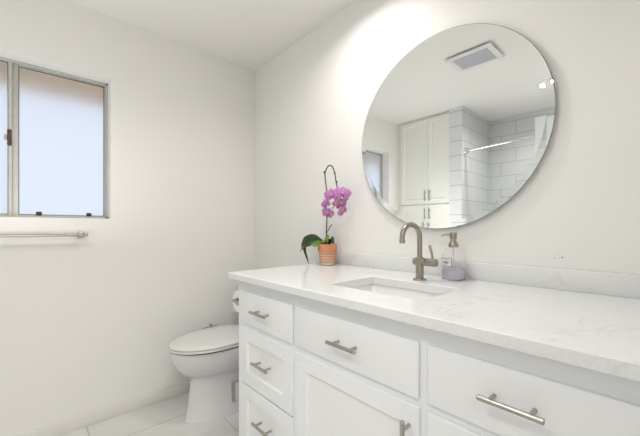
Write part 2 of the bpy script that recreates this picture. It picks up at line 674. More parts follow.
# ceiling exhaust vent
VX0, VX1, VY0, VY1 = 1.11, 1.42, -1.24, -0.975
t = thing('ceiling_vent', 'white square exhaust vent with grey grille on the ceiling, seen in the mirror', 'vent', (1.265, -1.11, H))
bm = B()
box(bm, VX0 + 0.02, VX1 - 0.02, VY0 + 0.02, VY1 - 0.02, H - 0.012, H - 0.0005)
obj('housing', bm, M['gasket'], t, (1.265, -1.11, H))
bm = B()
fw = 0.035
box(bm, VX0, VX1, VY0, VY0 + fw, H - 0.022, H - 0.010, bev=0.002)
box(bm, VX0, VX1, VY1 - fw, VY1, H - 0.022, H - 0.010, bev=0.002)
box(bm, VX0, VX0 + fw, VY0 + fw, VY1 - fw, H - 0.022, H - 0.010, bev=0.002)
box(bm, VX1 - fw, VX1, VY0 + fw, VY1 - fw, H - 0.022, H - 0.010, bev=0.002)
obj('cover_frame', bm, M['vent'], t, (1.265, -1.11, H), smooth=True, ang=60)
bm = B()
box(bm, VX0 + fw, VX1 - fw, VY0 + fw, VY1 - fw, H - 0.014, H - 0.012)
k = VX0 + fw + 0.006
while k < VX1 - fw - 0.006:
    box(bm, k, k + 0.004, VY0 + fw, VY1 - fw, H - 0.020, H - 0.014)
    k += 0.011
obj('grille', bm, M['ventgrille'], t, (1.265, -1.11, H))

# ------------------------------------------------------------------ shower rod
t = thing('shower_rod', 'chrome shower curtain rod across the tiled shower, seen in the mirror', 'shower rod', (1.545, -2.05, 1.90))
rb = (1.545, -2.05, 1.90)
bm = B()
tube(bm, [(0.80, -2.05, 1.910), (XR - 0.01, -2.05, 1.965)], 0.0125, 20)
obj('rod', bm, M['chrome'], t, rb, smooth=True)
for x, s, z in ((0.7905, 1, 1.910), (XR - 0.0005, -1, 1.965)):
    bm = B()
    lathe(bm, [(0.036, 0), (0.036, 0.010 * s), (0.032, 0.022 * s), (0.022, 0.032 * s), (0.017, 0.045 * s)], (x, -2.05, z), 'X', 32)
    obj('rod_flange', bm, M['chrome'], t, rb, smooth=True)

# ------------------------------------------------------------------ mirror
MX, MZ, MR = 1.544, 1.537, 0.423
t = thing('round_mirror', 'large round frameless mirror hanging on the wall above the sink', 'mirror', (MX, 0, MZ))
mb = (MX, 0, MZ)
bm = B()
N = 360
lathe(bm, [(MR - 0.03, -0.0005), (MR - 0.03, -0.0135)], (MX, 0, MZ), 'Y', 96)
obj('backing', bm, M['gasket'], t, mb)
bm = B()
lathe(bm, [(MR - 0.001, -0.0136), (MR, -0.0140), (MR, -0.0195), (MR - 0.0022, -0.0205)], (MX, 0, MZ), 'Y', N, cap=False)
obj('glass_edge', bm, M['mirroredge'], t, mb, smooth=True)
bm = B()   # flat face
lathe(bm, [(MR - 0.026, -0.0200)], (MX, 0, MZ), 'Y', N, cap=False)
bm.verts.ensure_lookup_table()
bm.faces.new(bm.verts[:])
mf = obj('mirror_face', bm, M['mirror'], t, mb)
bm = B()   # bevel ring: the wedge of glass deflects the view a little inward
lathe(bm, [(MR - 0.026, -0.0200), (MR - 0.0022, -0.0205)], (MX, 0, MZ), 'Y', N, cap=False)
bv = obj('bevel', bm, M['mirror'], t, mb, smooth=True)
bm = B()   # plate under the glass
lathe(bm, [(MR - 0.001, -0.0136), (MR - 0.001, -0.0138)], (MX, 0, MZ), 'Y', 96)
obj('back_plate', bm, M['mirroredge'], t, mb)

# ------------------------------------------------------------------ vanity
CT0, CT1 = 0.882, 0.912      # countertop
CX0, CYF = 0.836, -0.640
VX, FY = 0.853, -0.605       # cabinet left side and plane of the drawer fronts
FRM = -0.594                 # face frame plane
VR = 2.285
vb = ((VX + VR) / 2, -0.30, 0)
van = thing('vanity_cabinet', 'long white vanity cabinet with shaker drawers under the quartz countertop', 'cabinet', vb)
bm = B()
box(bm, VX, VX + 0.018, FRM + 0.019, -0.016, 0.0, CT0 - 0.001)                 # left side
box(bm, VR - 0.018, VR, FRM + 0.019, -0.016, 0.0, CT0 - 0.001)
box(bm, VX + 0.018, VR - 0.018, -0.028, -0.016, 0.09, CT0 - 0.001)            # back
box(bm, VX + 0.018, VR - 0.018, FRM + 0.019, -0.028, 0.09, 0.108)             # bottom
box(bm, VX + 0.018, VR - 0.018, FRM + 0.085, FRM + 0.10, 0.0, 0.09)           # toe kick
obj('carcass', bm, M['cabinet'], van, vb)
bm = B()
def fr(x0, x1, z0, z1):
    box(bm, x0, x1, FRM, FRM + 0.019, z0, z1)
fr(VX, VX + 0.04, 0.09, CT0 - 0.001)
fr(VR - 0.10, VR, 0.09, CT0 - 0.001)
fr(1.262, 1.316, 0.09, CT0 - 0.001)
fr(1.785, 1.838, 0.09, CT0 - 0.001)
for a, b_ in ((VX + 0.04, 1.262), (1.316, 1.785), (1.838, VR - 0.10)):
    fr(a, b_, 0.815, CT0 - 0.001)
    fr(a, b_, 0.09, 0.125)
    fr(a, b_, 0.655, 0.695)
for a, b_ in ((VX + 0.04, 1.262), (1.838, VR - 0.10)):
    fr(a, b_, 0.40, 0.43)
obj('face_frame', bm, M['cabinet'], van, vb)


def pull(parent, x, z, base, vertical=False, y=FY, L=0.118, r=0.0058, off=0.032):
    bm = B()
    h = L / 2
    if vertical:
        tube(bm, [(x, y - off, z - h), (x, y - off, z - h + 0.001), (x, y - off, z + h - 0.001), (x, y - off, z + h)], [r * .85, r, r, r * .85], 20)
        posts = [(x, z - h * 0.62), (x, z + h * 0.62)]
    else:
        tube(bm, [(x - h, y - off, z), (x - h + 0.001, y - off, z), (x + h - 0.001, y - off, z), (x + h, y - off, z)], [r * .85, r, r, r * .85], 20)
        posts = [(x - h * 0.62, z), (x + h * 0.62, z)]
    p = obj('handle', bm, M['nickel'], parent, base, smooth=True)
    for px, pz in posts:
        bm = B()
        tube(bm, [(px, y + 0.0002, pz), (px, y - off + r * 0.5, pz)], 0.0048, 14)
        obj('handle_post', bm, M['nickel'], p, base, smooth=True)
    return p


def slab_front(name, x0, x1, z0, z1):
    bm = B()
    box(bm, x0, x1, FY, FRM - 0.0003, z0, z1, bev=0.0035, seg=3)
    return obj(name, bm, M['cabinet'], van, vb, smooth=True, ang=60)


def shaker_front(name, x0, x1, z0, z1, w=0.056, y0=FY, y1=FRM - 0.0003, m=None, parent=None, base=None, dep=0.008):
    """one board: raised frame around a recessed flat panel with a small cove"""
    bm = B()
    e = 0.0025
    def loop(i, y):
        return [(x0 + i, y, z0 + i), (x1 - i, y, z0 + i), (x1 - i, y, z1 - i), (x0 + i, y, z1 - i)]
    L = [loop(0, y1), loop(0, y0 + e), loop(e * 0.4, y0 + e * 0.4), loop(e, y0), loop(w, y0), loop(w + 0.0045, y0 + dep)]
    rings(bm, [[Vector(p) for p in lp] for lp in L], cap=True)
    return obj(name, bm, m or M['cabinet'], parent or van, base or vb)


d = slab_front('drawer', 0.890, 1.277, 0.686, 0.831)
pull(d, 1.084, 0.762, vb)
d = shaker_front('drawer', 0.890, 1.277, 0.417, 0.666)
pull(d, 1.097, 0.549, vb)
d = shaker_front('drawer', 0.890, 1.277, 0.125, 0.409)
pull(d, 1.105, 0.300, vb)
d = slab_front('drawer', 1.303, 1.799, 0.686, 0.831)
pull(d, 1.556, 0.760, vb)
d = shaker_front('door', 1.303, 1.801, 0.125, 0.666)
pull(d, 1.774, 0.575, vb, vertical=True)
d = slab_front('drawer', 1.824, 2.205, 0.686, 0.831)
pull(d, 2.014, 0.766, vb)
d = shaker_front('drawer', 1.824, 2.205, 0.417, 0.666)
pull(d, 2.014, 0.549, vb)
d = shaker_front('drawer', 1.824, 2.205, 0.125, 0.409)
pull(d, 2.014, 0.300, vb)

# countertop with the sink cut-out, and backsplash
SX0, SX1, SY0, SY1 = 1.375, 1.750, -0.510, -0.245


def rrect(x0, x1, y0, y1, r, n=8):
    out = []
    for cx, cy, a0 in ((x1 - r, y1 - r, 0), (x0 + r, y1 - r, PI / 2), (x0 + r, y0 + r, PI), (x1 - r, y0 + r, 1.5 * PI)):
        for k in range(n + 1):
            a = a0 + PI / 2 * k / n
            out.append((cx + r * math.cos(a), cy + r * math.sin(a)))
    return out


ct = thing('countertop', 'white quartz countertop with faint grey veins and low backsplash on the vanity', 'countertop', (1.57, -0.32, CT0))
cb = (1.57, -0.32, CT0)
inner = rrect(SX0, SX1, SY0, SY1, 0.022)
e = 0.003
def outer_pt(q, x0, x1, y0, y1):
    # push the inner point radially to the outer rectangle corners/edges
    return q
bm = B()
OX0, OX1, OY0, OY1 = CX0, XR - 0.001, CYF, -0.001
def outer_loop(ins):
    n = 9
    x0, x1, y0, y1 = OX0 + ins, OX1 - ins, OY0 + ins, OY1 - ins
    res = []
    for i in range(4):
        corner = ((x1, y1), (x0, y1), (x0, y0), (x1, y0))[i]
        for k in range(n):
            ix, iy = inner[i * n + k]
            f = k / (n - 1)
            # spread the outer points a little around each corner
            s = 0.05
            cx, cy = corner
            if i == 0:
                q = (cx, cy - s * (1 - 2 * f)) if f < 0.5 else (cx - s * (2 * f - 1), cy)
            elif i == 1:
                q = (cx + s * (1 - 2 * f), cy) if f < 0.5 else (cx, cy - s * (2 * f - 1))
            elif i == 2:
                q = (cx, cy + s * (1 - 2 * f)) if f < 0.5 else (cx + s * (2 * f - 1), cy)
            else:
                q = (cx - s * (1 - 2 * f), cy) if f < 0.5 else (cx, cy + s * (2 * f - 1))
            res.append(q)
    return res
o0, o1 = outer_loop(0), outer_loop(e)
inn = lambda d_: rrect(SX0 - d_, SX1 + d_, SY0 - d_, SY1 + d_, 0.022 + d_)
L = [[Vector((x, y, CT0)) for x, y in o1],
     [Vector((x, y, CT0 + e)) for x, y in o0],
     [Vector((x, y, CT1 - e)) for x, y in o0],
     [Vector((x, y, CT1)) for x, y in o1],
     [Vector((x, y, CT1)) for x, y in inn(0.002)],
     [Vector((x, y, CT1 - 0.002)) for x, y in inn(0)],
     [Vector((x, y, CT0)) for x, y in inn(0)]]
rings(bm, L, closed=True)
obj('countertop_slab', bm, M['quartz'], ct, cb)
bm = B()
box(bm, CX0, XR - 0.001, -0.020, -0.001, CT1 + 0.0002, 0.981, bev=0.0015)
obj('backsplash', bm, M['quartz'], ct, cb, smooth=True, ang=60)

# undermount sink
sb = (1.575, -0.38, CT0)
sk = thing('sink', 'white rectangular undermount sink set below the countertop cut-out', 'sink', sb)
bm = B()
def rr(d_, z, r):
    return [Vector((x, y, z)) for x, y in rrect(SX0 - d_, SX1 + d_, SY0 - d_, SY1 + d_, r)]
L = [rr(0.03, CT0 - 0.0005, 0.03), rr(0.012, CT0 - 0.0005, 0.026), rr(0.009, CT0 - 0.008, 0.026), rr(-0.004, CT0 - 0.07, 0.03),
     rr(-0.018, CT0 - 0.118, 0.035), rr(-0.045, CT0 - 0.135, 0.04), rr(-0.10, CT0 - 0.14, 0.03),
     rr(-0.10, CT0 - 0.150, 0.03), rr(-0.02, CT0 - 0.145, 0.04), rr(0.008, CT0 - 0.12, 0.035), rr(0.012, CT0 - 0.012, 0.03), rr(0.03, CT0 - 0.012, 0.03)]
rings(bm, L[:7], cap=False)
bm2verts = None
bm.verts.ensure_lookup_table()
bm.faces.new(bm.verts[-36:])
obj('basin', bm, M['sinkwhite'], sk, sb, smooth=True, ang=60)
bm = B()
rings(bm, [L[0], L[11], L[10], L[9], L[8], L[7]], cap=False)
bm.verts.ensure_lookup_table()
bm.faces.new(bm.verts[-36:])
obj('basin_underside', bm, M['sinkwhite'], sk, sb, smooth=True, ang=60)
bm = B()
lathe(bm, [(0.0, CT0 - 0.139), (0.022, CT0 - 0.139), (0.023, CT0 - 0.137), (0.015, CT0 - 0.136), (0.0, CT0 - 0.136)][1:4], (1.575, -0.38, 0), 'Z', 28)
obj('drain', bm, M['faucetnickel'], sk, sb, smooth=True)

# ------------------------------------------------------------------ faucet
fx, fy = 1.5545, -0.180
fb = (fx, fy, CT1)
fa = thing('faucet', 'brushed nickel gooseneck faucet with side lever behind the sink', 'faucet', fb)
bm = B()
lathe(bm, [(0.026, 0.0002), (0.026, 0.004), (0.0245, 0.0062), (0.0165, 0.0064)], fb, 'Z', 40)
obj('base', bm, M['faucetnickel'], fa, fb, smooth=True)
bm = B()
lathe(bm, [(0.0155, 0.006), (0.0155, 0.074), (0.0155, 0.088), (0.0135, 0.0895), (0.0105, 0.0905)], fb, 'Z', 40)
obj('body', bm, M['faucetnickel'], fa, fb, smooth=True)
bm = B()
zc = CT1 + 0.072
lathe(bm, [(0.0130, -0.025), (0.0148, -0.0235), (0.0148, 0.028), (0.0132, 0.029), (0.0132, 0.031), (0.0148, 0.032), (0.0148, 0.070), (0.0125, 0.0715)], (fx, fy, zc), 'X', 40)
cr = obj('valve_barrel', bm, M['faucetnickel'], fa, fb, smooth=True)
bm = B()
tube(bm, [(fx + 0.055, fy, zc + 0.010), (fx + 0.053, fy - 0.001, zc + 0.030), (fx + 0.045, fy - 0.004, zc + 0.066), (fx + 0.0445, fy - 0.004, zc + 0.068)], [0.0045, 0.0045, 0.0052, 0.004], 16)
obj('lever', bm, M['faucetnickel'], fa, fb, smooth=True)
bm = B()
R_ = 0.051
zr = 1.080
pts = [(fx, fy, CT1 + 0.085), (fx, fy, 1.03), (fx, fy, zr)]
th0 = math.radians(8)     # spout swung slightly
ddx, ddy = -math.sin(th0), -math.cos(th0)
for k in range(1, 25):
    a = PI * k / 24
    rad = R_ * (1 - math.cos(a))
    pts.append((fx + ddx * rad, fy + ddy * rad, zr + R_ * math.sin(a)))
pts.append((fx + ddx * 2 * R_, fy + ddy * 2 * R_, zr - 0.006))
tube(bm, pts, 0.0098, 24)
obj('spout', bm, M['faucetnickel'], fa, fb, smooth=True, ang=60)
bm = B()
tx, ty = fx + ddx * 2 * R_, fy + ddy * 2 * R_
lathe(bm, [(0.0098, zr - 0.0055), (0.0108, zr - 0.007), (0.0108, zr - 0.019), (0.0085, zr - 0.0205)], (tx, ty, 0), 'Z', 28)
obj('aerator', bm, M['faucetnickel'], fa, fb, smooth=True)

# ------------------------------------------------------------------ soap dispenser
sx, sy = 1.643, -0.078
db = (sx, sy, CT1)
sd = thing('soap_dispenser', 'clear pump bottle with lavender soap and a small white label, right of the faucet', 'soap dispenser', db)
bm = B()
lathe(bm, [(0.038, 0.0004), (0.042, 0.003), (0.0435, 0.010), (0.0435, 0.094), (0.041, 0.104), (0.029, 0.119), (0.0185, 0.130), (0.0165, 0.142)], db, 'Z', 56)
obj('bottle', bm, M['clear'], sd, db, smooth=True)
bm = B()
lathe(bm, [(0.037, 0.006), (0.0405, 0.012), (0.0412, 0.044), (0.0407, 0.0445)], db, 'Z', 56)
obj('liquid', bm, M['soap'], sd, db, smooth=True)
bm = B()
lathe(bm, [(0.0190, 0.130), (0.0195, 0.139), (0.0125, 0.152), (0.0085, 0.160), (0.0085, 0.166)], db, 'Z', 36)
obj('collar', bm, M['faucetnickel'], sd, db, smooth=True)
bm = B()
lathe(bm, [(0.0125, 0.163), (0.0135, 0.165), (0.0135, 0.186), (0.0125, 0.188)], db, 'Z', 36)
pu = obj('pump_head', bm, M['faucetnickel'], sd, db, smooth=True)
bm = B()
# nozzle points to the left in the picture, towards the faucet and the room
tube(bm, [(sx - 0.008, sy - 0.006, CT1 + 0.179), (sx - 0.024, sy - 0.016, CT1 + 0.180), (sx - 0.035, sy - 0.022, CT1 + 0.176), (sx - 0.037, sy - 0.023, CT1 + 0.172)],
     [0.0042, 0.0036, 0.0030, 0.0028], 12)
obj('nozzle', bm, M['faucetnickel'], pu, db, smooth=True)
bm = B()
tube(bm, [(sx, sy, CT1 + 0.052), (sx, sy, CT1 + 0.135)], 0.003, 10)
obj('dip_tube', bm, M['vent'], sd, db, smooth=True)
# label, wrapped round the bottle, facing left of the camera
def wrap(a, z, r):
    return Vector((sx + r * math.cos(a), sy + r * math.sin(a), CT1 + z))
la0, la1 = math.radians(-146), math.radians(-72)
def arc_patch(bm, a0, a1, z0, z1, r, n=16):
    lo = [bm.verts.new(wrap(a0 + (a1 - a0) * k / n, z0, r)) for k in range(n + 1)]
    hi = [bm.verts.new(wrap(a0 + (a1 - a0) * k / n, z1, r)) for k in range(n + 1)]
    for k in range(n):
        bm.faces.new((lo[k], lo[k + 1], hi[k + 1], hi[k]))
bm = B()
arc_patch(bm, la0, la1, 0.055, 0.088, 0.0438)
lb = obj('label', bm, M['label'], sd, db)
bm = B()
w_ = 0.0016
da = w_ / 0.044
arc_patch(bm, la0, la1, 0.055, 0.055 + w_, 0.04405)
arc_patch(bm, la0, la1, 0.088 - w_, 0.088, 0.04405)
arc_patch(bm, la0, la0 + da, 0.055, 0.088, 0.04405, 2)
arc_patch(bm, la1 - da, la1, 0.055, 0.088, 0.04405, 2)
obj('label_border', bm, M['black'], lb, db)
# lettering: curve text turned to mesh and wrapped on the bottle
def text_mesh(body, size, shear=0.0):
    c = bpy.data.curves.new('txt', 'FONT')
    c.body = body
    c.size = size
    c.shear = shear
    c.align_x = 'CENTER'
    o = bpy.data.objects.new('txt', c)
    COL.objects.link(o)
    dg = bpy.context.evaluated_depsgraph_get()
    me = bpy.data.meshes.new_from_object(o.evaluated_get(dg))
    bpy.data.objects.remove(o)
    return me
for body, size, z, shear in (('soap', 0.0165, 0.0685, 0.5), ('no 1', 0.006, 0.0595, 0.0)):
    me = text_mesh(body, size, shear)
    bm = B()
    bm.from_mesh(me)
    am = (la0 + la1) / 2
    for v in bm.verts:
        v.co = wrap(am + v.co.x / 0.0445, z + v.co.y, 0.0442)
    obj('lettering', bm, M['black'], lb, db)

# ------------------------------------------------------------------ potted orchid
ox, oy = 0.930, -0.090
sz = CT1
bm = B()
lathe(bm, [(0.040, 0.0003), (0.046, 0.002), (0.054, 0.007), (0.0555, 0.0085), (0.053, 0.0085), (0.044, 0.005)], (ox, oy, sz), 'Z', 48)
tag(obj('saucer', bm, M['saucer'], None, (ox, oy, sz), smooth=True), 'thin white saucer under the terracotta orchid pot', 'saucer')
ob = (ox, oy, sz + 0.0055)
orc = thing('potted_orchid', 'pink orchid in a terracotta pot on the counter beside the left wall corner', 'potted plant', ob)
bm = B()
lathe(bm, [(0.0410, 0.0), (0.0425, 0.002), (0.0475, 0.058), (0.0478, 0.060), (0.0505, 0.061), (0.0520, 0.064), (0.0540, 0.107), (0.0530, 0.110), (0.0485, 0.110), (0.047, 0.096)], ob, 'Z', 56)
obj('pot', bm, M['terracotta'], orc, ob, smooth=True, ang=50)
bm = B()
lathe(bm, [(0.0468, 0.0962), (0.040, 0.101), (0.02, 0.105), (0.004, 0.106)], ob, 'Z', 32)
obj('soil', bm, M['soil'], orc, ob, smooth=True)

CAMP = Vector((2.229, -1.33, 1.1193))
def at(px, py, y=-0.09):
    """world point on the vertical plane y seen at a pixel (used only to lay out the orchid)"""
    F = Vector((-0.739142, 0.67355, 0))
    R = Vector((0.67355, 0.739142, 0))
    d = F + R * ((px - 320) / 320.68) + Vector((0, 0, (227.62 - py) / 320.68))
    return CAMP + d * ((y + 1.33) / d.y)


def ribbon(bm, pts, widths, side, fold=0.25, thick=0.0012):
    """leaf blade: centre line pts, width at each, side vector, with a folded midrib and thickness"""
    pts = smooth_pts(pts, 6)
    n = len(pts)
    ws = []
    for i in range(n):
        t = i / (n - 1) * (len(widths) - 1)
        j = min(int(t), len(widths) - 2)
        ws.append(widths[j] + (widths[j + 1] - widths[j]) * (t - j))
    loops = []
    for i, p in enumerate(pts):
        d = (pts[min(i + 1, n - 1)] - pts[max(i - 1, 0)]).normalized()
        s = (side - d * side.dot(d)).normalized()
        nn = s.cross(d).normalized()
        w = ws[i] / 2
        lp = []
        for u in (-1, -0.5, 0, 0.5, 1):
            lp.append(p + s * (w * u) + nn * (abs(u) * w * fold + thick / 2))
        for u in (1, 0.5, 0, -0.5, -1):
            lp.append(p + s * (w * u) + nn * (abs(u) * w * fold - thick / 2))
        loops.append(lp)
    rings(bm, loops)


def leaf(pts, widths, side, m, fold=0.25):
    bm = B()
    ribbon(bm, pts, widths, Vector(side), fold)
    return obj('leaf', bm, m, orc, ob, smooth=True, ang=70)


crown = Vector((ox, oy, ob[2] + 0.104))
leaf([crown, at(318, 241, -.11), at(313, 239.5, -.13), at(307, 242, -.15), at(302.5, 247.5, -.16), at(300.5, 251.5, -.16)],
     [0.018, 0.045, 0.062, 0.066, 0.050, 0.012], (0.25, 0.3, 0.9), M['leafdark'], 0.2)
leaf([crown + Vector((-0.004, 0.006, 0)), at(317, 242.5, -.08), at(311, 239.5, -.085), at(305.5, 242, -.09), at(302, 246, -.09)],
     [0.015, 0.03, 0.045, 0.04, 0.006], (0.2, 0.9, 0.4), M['leafdark'], 0.2)
leaf([at(305.5, 245, -.15), at(304.5, 250, -.155), at(306.5, 256.5, -.15), at(308.8, 264, -.145)],
     [0.012, 0.017, 0.012, 0.002], (1, 0.6, 0.1), M['leafdark'])
leaf([crown + Vector((0, -0.01, 0)), at(319.5, 243.5, -.14), at(315, 244, -.155), at(311.5, 245.5, -.16)],
     [0.012, 0.030, 0.034, 0.008], (0.1, 0.3, 1), M['leaflight'], 0.3)
leaf([crown + Vector((0, -0.008, -0.002)), at(320, 246, -.135), at(318.4, 250.5, -.145)],
     [0.012, 0.018, 0.003], (0.5, 0.3, 0.8), M['leafdark'])
leaf([crown + Vector((-0.004, -0.012, -0.004)), at(326.3, 241, -.115), at(327.5, 236.5, -.11), at(327.8, 234.2, -.108)],
     [0.020, 0.024, 0.018, 0.003], (1, 0.9, 0.1), M['leaflight'], 0.5)
leaf([crown + Vector((-0.006, -0.012, -0.002)), at(324, 242.5, -.12), at(322, 240, -.12)],
     [0.018, 0.018, 0.004], (1, 0.9, 0.3), M['leaflight'], 0.5)
leaf([crown + Vector((0.006, 0, -0.002)), at(330, 240.5, -.09), at(331.5, 238.3, -.088), at(333, 242.5, -.086), at(333.8, 244, -.086)],
     [0.012, 0.030, 0.028, 0.014, 0.004], (0.6, 0.5, 0.8), M['leafdark'], 0.3)
# stems
bm = B()
tube(bm, smooth_pts([crown, at(326.3, 234, -.1), at(326.9, 218), at(326.2, 205), at(326.4, 190), at(325, 176), at(325.6, 171, -.095), at(328, 166.5, -.1),
                     at(331, 165.4, -.105), at(333.5, 169, -.11), at(335.2, 175.5, -.115), at(335.9, 181, -.12), at(337.4, 188, -.125)], 5), 0.0033, 8)
main_stem = obj('stem', bm, M['stem'], orc, ob, smooth=True, ang=80)
bm = B()
tube(bm, smooth_pts([at(326.6, 233, -.1), at(328.6, 230, -.102), at(330.6, 226.2, -.104), at(331.9, 224, -.105)], 4), [0.0024] * 12 + [0.001], 8)
obj('stem', bm, M['stem'], orc, ob, smooth=True, ang=80)
bm = B()
tube(bm, smooth_pts([at(337.4, 188, -.125), at(338.4, 197, -.125), at(335.8, 203.5, -.12), at(333.6, 207, -.12), at(331.6, 208.8, -.12)], 4), 0.0019, 8)
obj('stem', bm, M['stem'], orc, ob, smooth=True, ang=80)
for px, py, dx in ((324.4, 172.3, -1), (336.6, 182, 1), (325.2, 196, -1), (334.6, 173, 1)):
    bm = B()
    p = at(px, py, -.1)
    bmesh.ops.create_icosphere(bm, subdivisions=2, radius=0.0056, matrix=Matrix.Translation(p) @ Matrix.Diagonal((1, 1, 1.3, 1)))
    obj('node_bud', bm, M['stem'], orc, ob, smooth=True)


def petal(bm, c, R, ang, length, width, back=0.15, start=0.06, twist=0.0):
    """one petal in a flower frame R (columns right, up, out)"""
    nu, nv = 8, 6
    ca, sa = math.cos(ang), math.sin(ang)
    for side_ in (1,):
        grid = []
        for i in range(nu + 1):
            t = i / nu
            w = width / 2 * (math.sin(PI * min(1, t * 0.93 + 0.05)) ** 0.7)
            row = []
            for j in range(nv + 1):
                s = (j / nv) * 2 - 1
                u = start * length + t * length
                vv = s * w
                x = u * ca - vv * sa
                y = u * sa + vv * ca
                z = -back * length * (t ** 2) + 0.12 * width * (1 - s * s) + 0.03 * length * math.sin(9 * s + 7 * t + twist)
                row.append(bm.verts.new(c + R @ Vector((x, y, z))))
            grid.append(row)
        for i in range(nu):
            for j in range(nv):
                bm.faces.new((grid[i][j], grid[i][j + 1], grid[i + 1][j + 1], grid[i + 1][j]))


def flower(px, py, size, out, roll=0.0, y=-.12, pale=False):
    c = at(px, py, y)
    o = Vector(out).normalized()
    up = Vector((0, 0, 1))
    r = up.cross(o).normalized()
    u = o.cross(r)
    R = Matrix((r, u, o)).transposed() @ Matrix.Rotation(roll, 3, 'Z')
    bm = B()
    for a in (90, 210, 330):
        petal(bm, c - o * 0.0015, R, math.radians(a), size * 0.86, size * 0.62, twist=a)
    for a in (22, 158):
        petal(bm, c + o * 0.001, R, math.radians(a), size * 0.98, size * 1.02, back=0.08, twist=a * 2)
    ret = bmesh.ops.solidify(bm, geom=bm.faces[:], thickness=0.0006)
    f = obj('flower', bm, M['petalpale'] if pale else M['petal'], orc, ob, smooth=True, ang=80)
    bm = B()
    tube(bm, [c + o * 0.001, c + o * (0.16 * size) - u * 0.10 * size, c + o * (0.28 * size) - u * (0.30 * size), c + o * (0.20 * size) - u * (0.48 * size)],
         [0.10 * size, 0.15 * size, 0.11 * size, 0.03 * size], 12)
    obj('flower_lip', bm, M['lip'], f, ob, smooth=True)
    bm = B()
    bmesh.ops.create_icosphere(bm, subdivisions=2, radius=0.085 * size, matrix=Matrix.Translation(c + o * 0.10 * size + u * 0.10 * size))
    k = obj('flower_column', bm, M['saucer'], f, ob, smooth=True)


flower(331.6, 195.5, 0.044, (0.50, -0.85, 0.05), 0.1, -.135)
flower(342.4, 194, 0.047, (0.75, -0.60, 0.15), -0.15, -.125)
flower(325.8, 204.0, 0.034, (0.1, -0.95, -0.15), 0.5, -.12)
flower(327.8, 213.5, 0.036, (0.6, -0.75, -0.25), -0.3, -.12)
flower(341.2, 204.0, 0.038, (0.9, -0.2, -0.25), 0.3, -.115, True)
flower(342.5, 211.5, 0.030, (0.95, -0.4, -0.35), 0.8, -.115, True)
flower(336.5, 203.5, 0.024, (0.7, -0.7, -0.4), 0.4, -.13, True)

# ------------------------------------------------------------------ toilet
TX = 0.347
tb = (TX, -0.38, 0)
to = thing('toilet', 'white toilet with closed lid between the window wall and the vanity', 'toilet', tb)


def egg(cx, yf, yb, hw, z, n=48, p=2.25, wide=0.55):
    """egg outline: yf front tip, yb back; widest part at a fraction from the front"""
    ym = yf + (yb - yf) * wide
    out = []
    for k in range(n):
        a = 2 * PI * k / n
        c, s = math.cos(a), math.sin(a)
        x = hw * (abs(c) ** (2 / p)) * (1 if c > 0 else -1)
        if s < 0:
            y = ym + (ym - yf) * -(abs(s) ** (2 / 2.0)) 
            x = hw * c
        else:
            q = 3.2
            y = ym + (yb - ym) * (abs(s) ** (2 / q))
            x = hw * (abs(c) ** (2 / q)) * (1 if c > 0 else -1)
        out.append(Vector((cx + x, y, z)))
    return out


bm = B()
secs = [egg(TX, -0.664, -0.10, 0.113, 0.0), egg(TX, -0.665, -0.10, 0.114, 0.006), egg(TX, -0.660, -0.10, 0.111, 0.012),
        egg(TX, -0.648, -0.10, 0.107, 0.08), egg(TX, -0.638, -0.10, 0.103, 0.16), egg(TX, -0.630, -0.10, 0.101, 0.225),
        egg(TX, -0.630, -0.10, 0.102, 0.245), egg(TX, -0.640, -0.09, 0.110, 0.256), egg(TX, -0.668, -0.08, 0.132, 0.272),
        egg(TX, -0.695, -0.07, 0.150, 0.297), egg(TX, -0.718, -0.07, 0.164, 0.330), egg(TX, -0.734, -0.06, 0.174, 0.368),
        egg(TX, -0.741, -0.06, 0.178, 0.400), egg(TX, -0.741, -0.06, 0.178, 0.413), egg(TX, -0.736, -0.06, 0.173, 0.419)]
rings(bm, secs)
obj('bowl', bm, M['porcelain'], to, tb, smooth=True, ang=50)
bm = B()
L = [egg(TX, -0.734, -0.27, 0.170, 0.4202), egg(TX, -0.742, -0.265, 0.177, 0.4235), egg(TX, -0.742, -0.265, 0.177, 0.4235)][:2]
rings(bm, [egg(TX, -0.728, -0.275, 0.170, 0.4192), egg(TX, -0.728, -0.275, 0.170, 0.4270)])  # dark slab stands in for the shade between bowl and seat
obj('bumper_gap_shade', bm, M['gasket'], to, tb)
bm = B()
rings(bm, [egg(TX, -0.740, -0.262, 0.178, 0.4270), egg(TX, -0.746, -0.260, 0.182, 0.4295), egg(TX, -0.746, -0.260, 0.182, 0.438), egg(TX, -0.745, -0.262, 0.179, 0.4410)])
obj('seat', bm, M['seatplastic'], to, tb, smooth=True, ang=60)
bm = B()
rings(bm, [egg(TX, -0.740, -0.262, 0.174, 0.4412), egg(TX, -0.740, -0.262, 0.174, 0.4428)])  # near-black layer painted in as the shade under the lid
obj('lid_gap_shade', bm, M['gasket'], to, tb)
bm = B()
rings(bm, [egg(TX, -0.742, -0.258, 0.180, 0.4428), egg(TX, -0.748, -0.256, 0.184, 0.446), egg(TX, -0.748, -0.256, 0.184, 0.453), egg(TX, -0.740, -0.262, 0.176, 0.4580),
           egg(TX, -0.66, -0.30, 0.12, 0.4605)])
obj('lid', bm, M['seatplastic'], to, tb, smooth=True, ang=60)
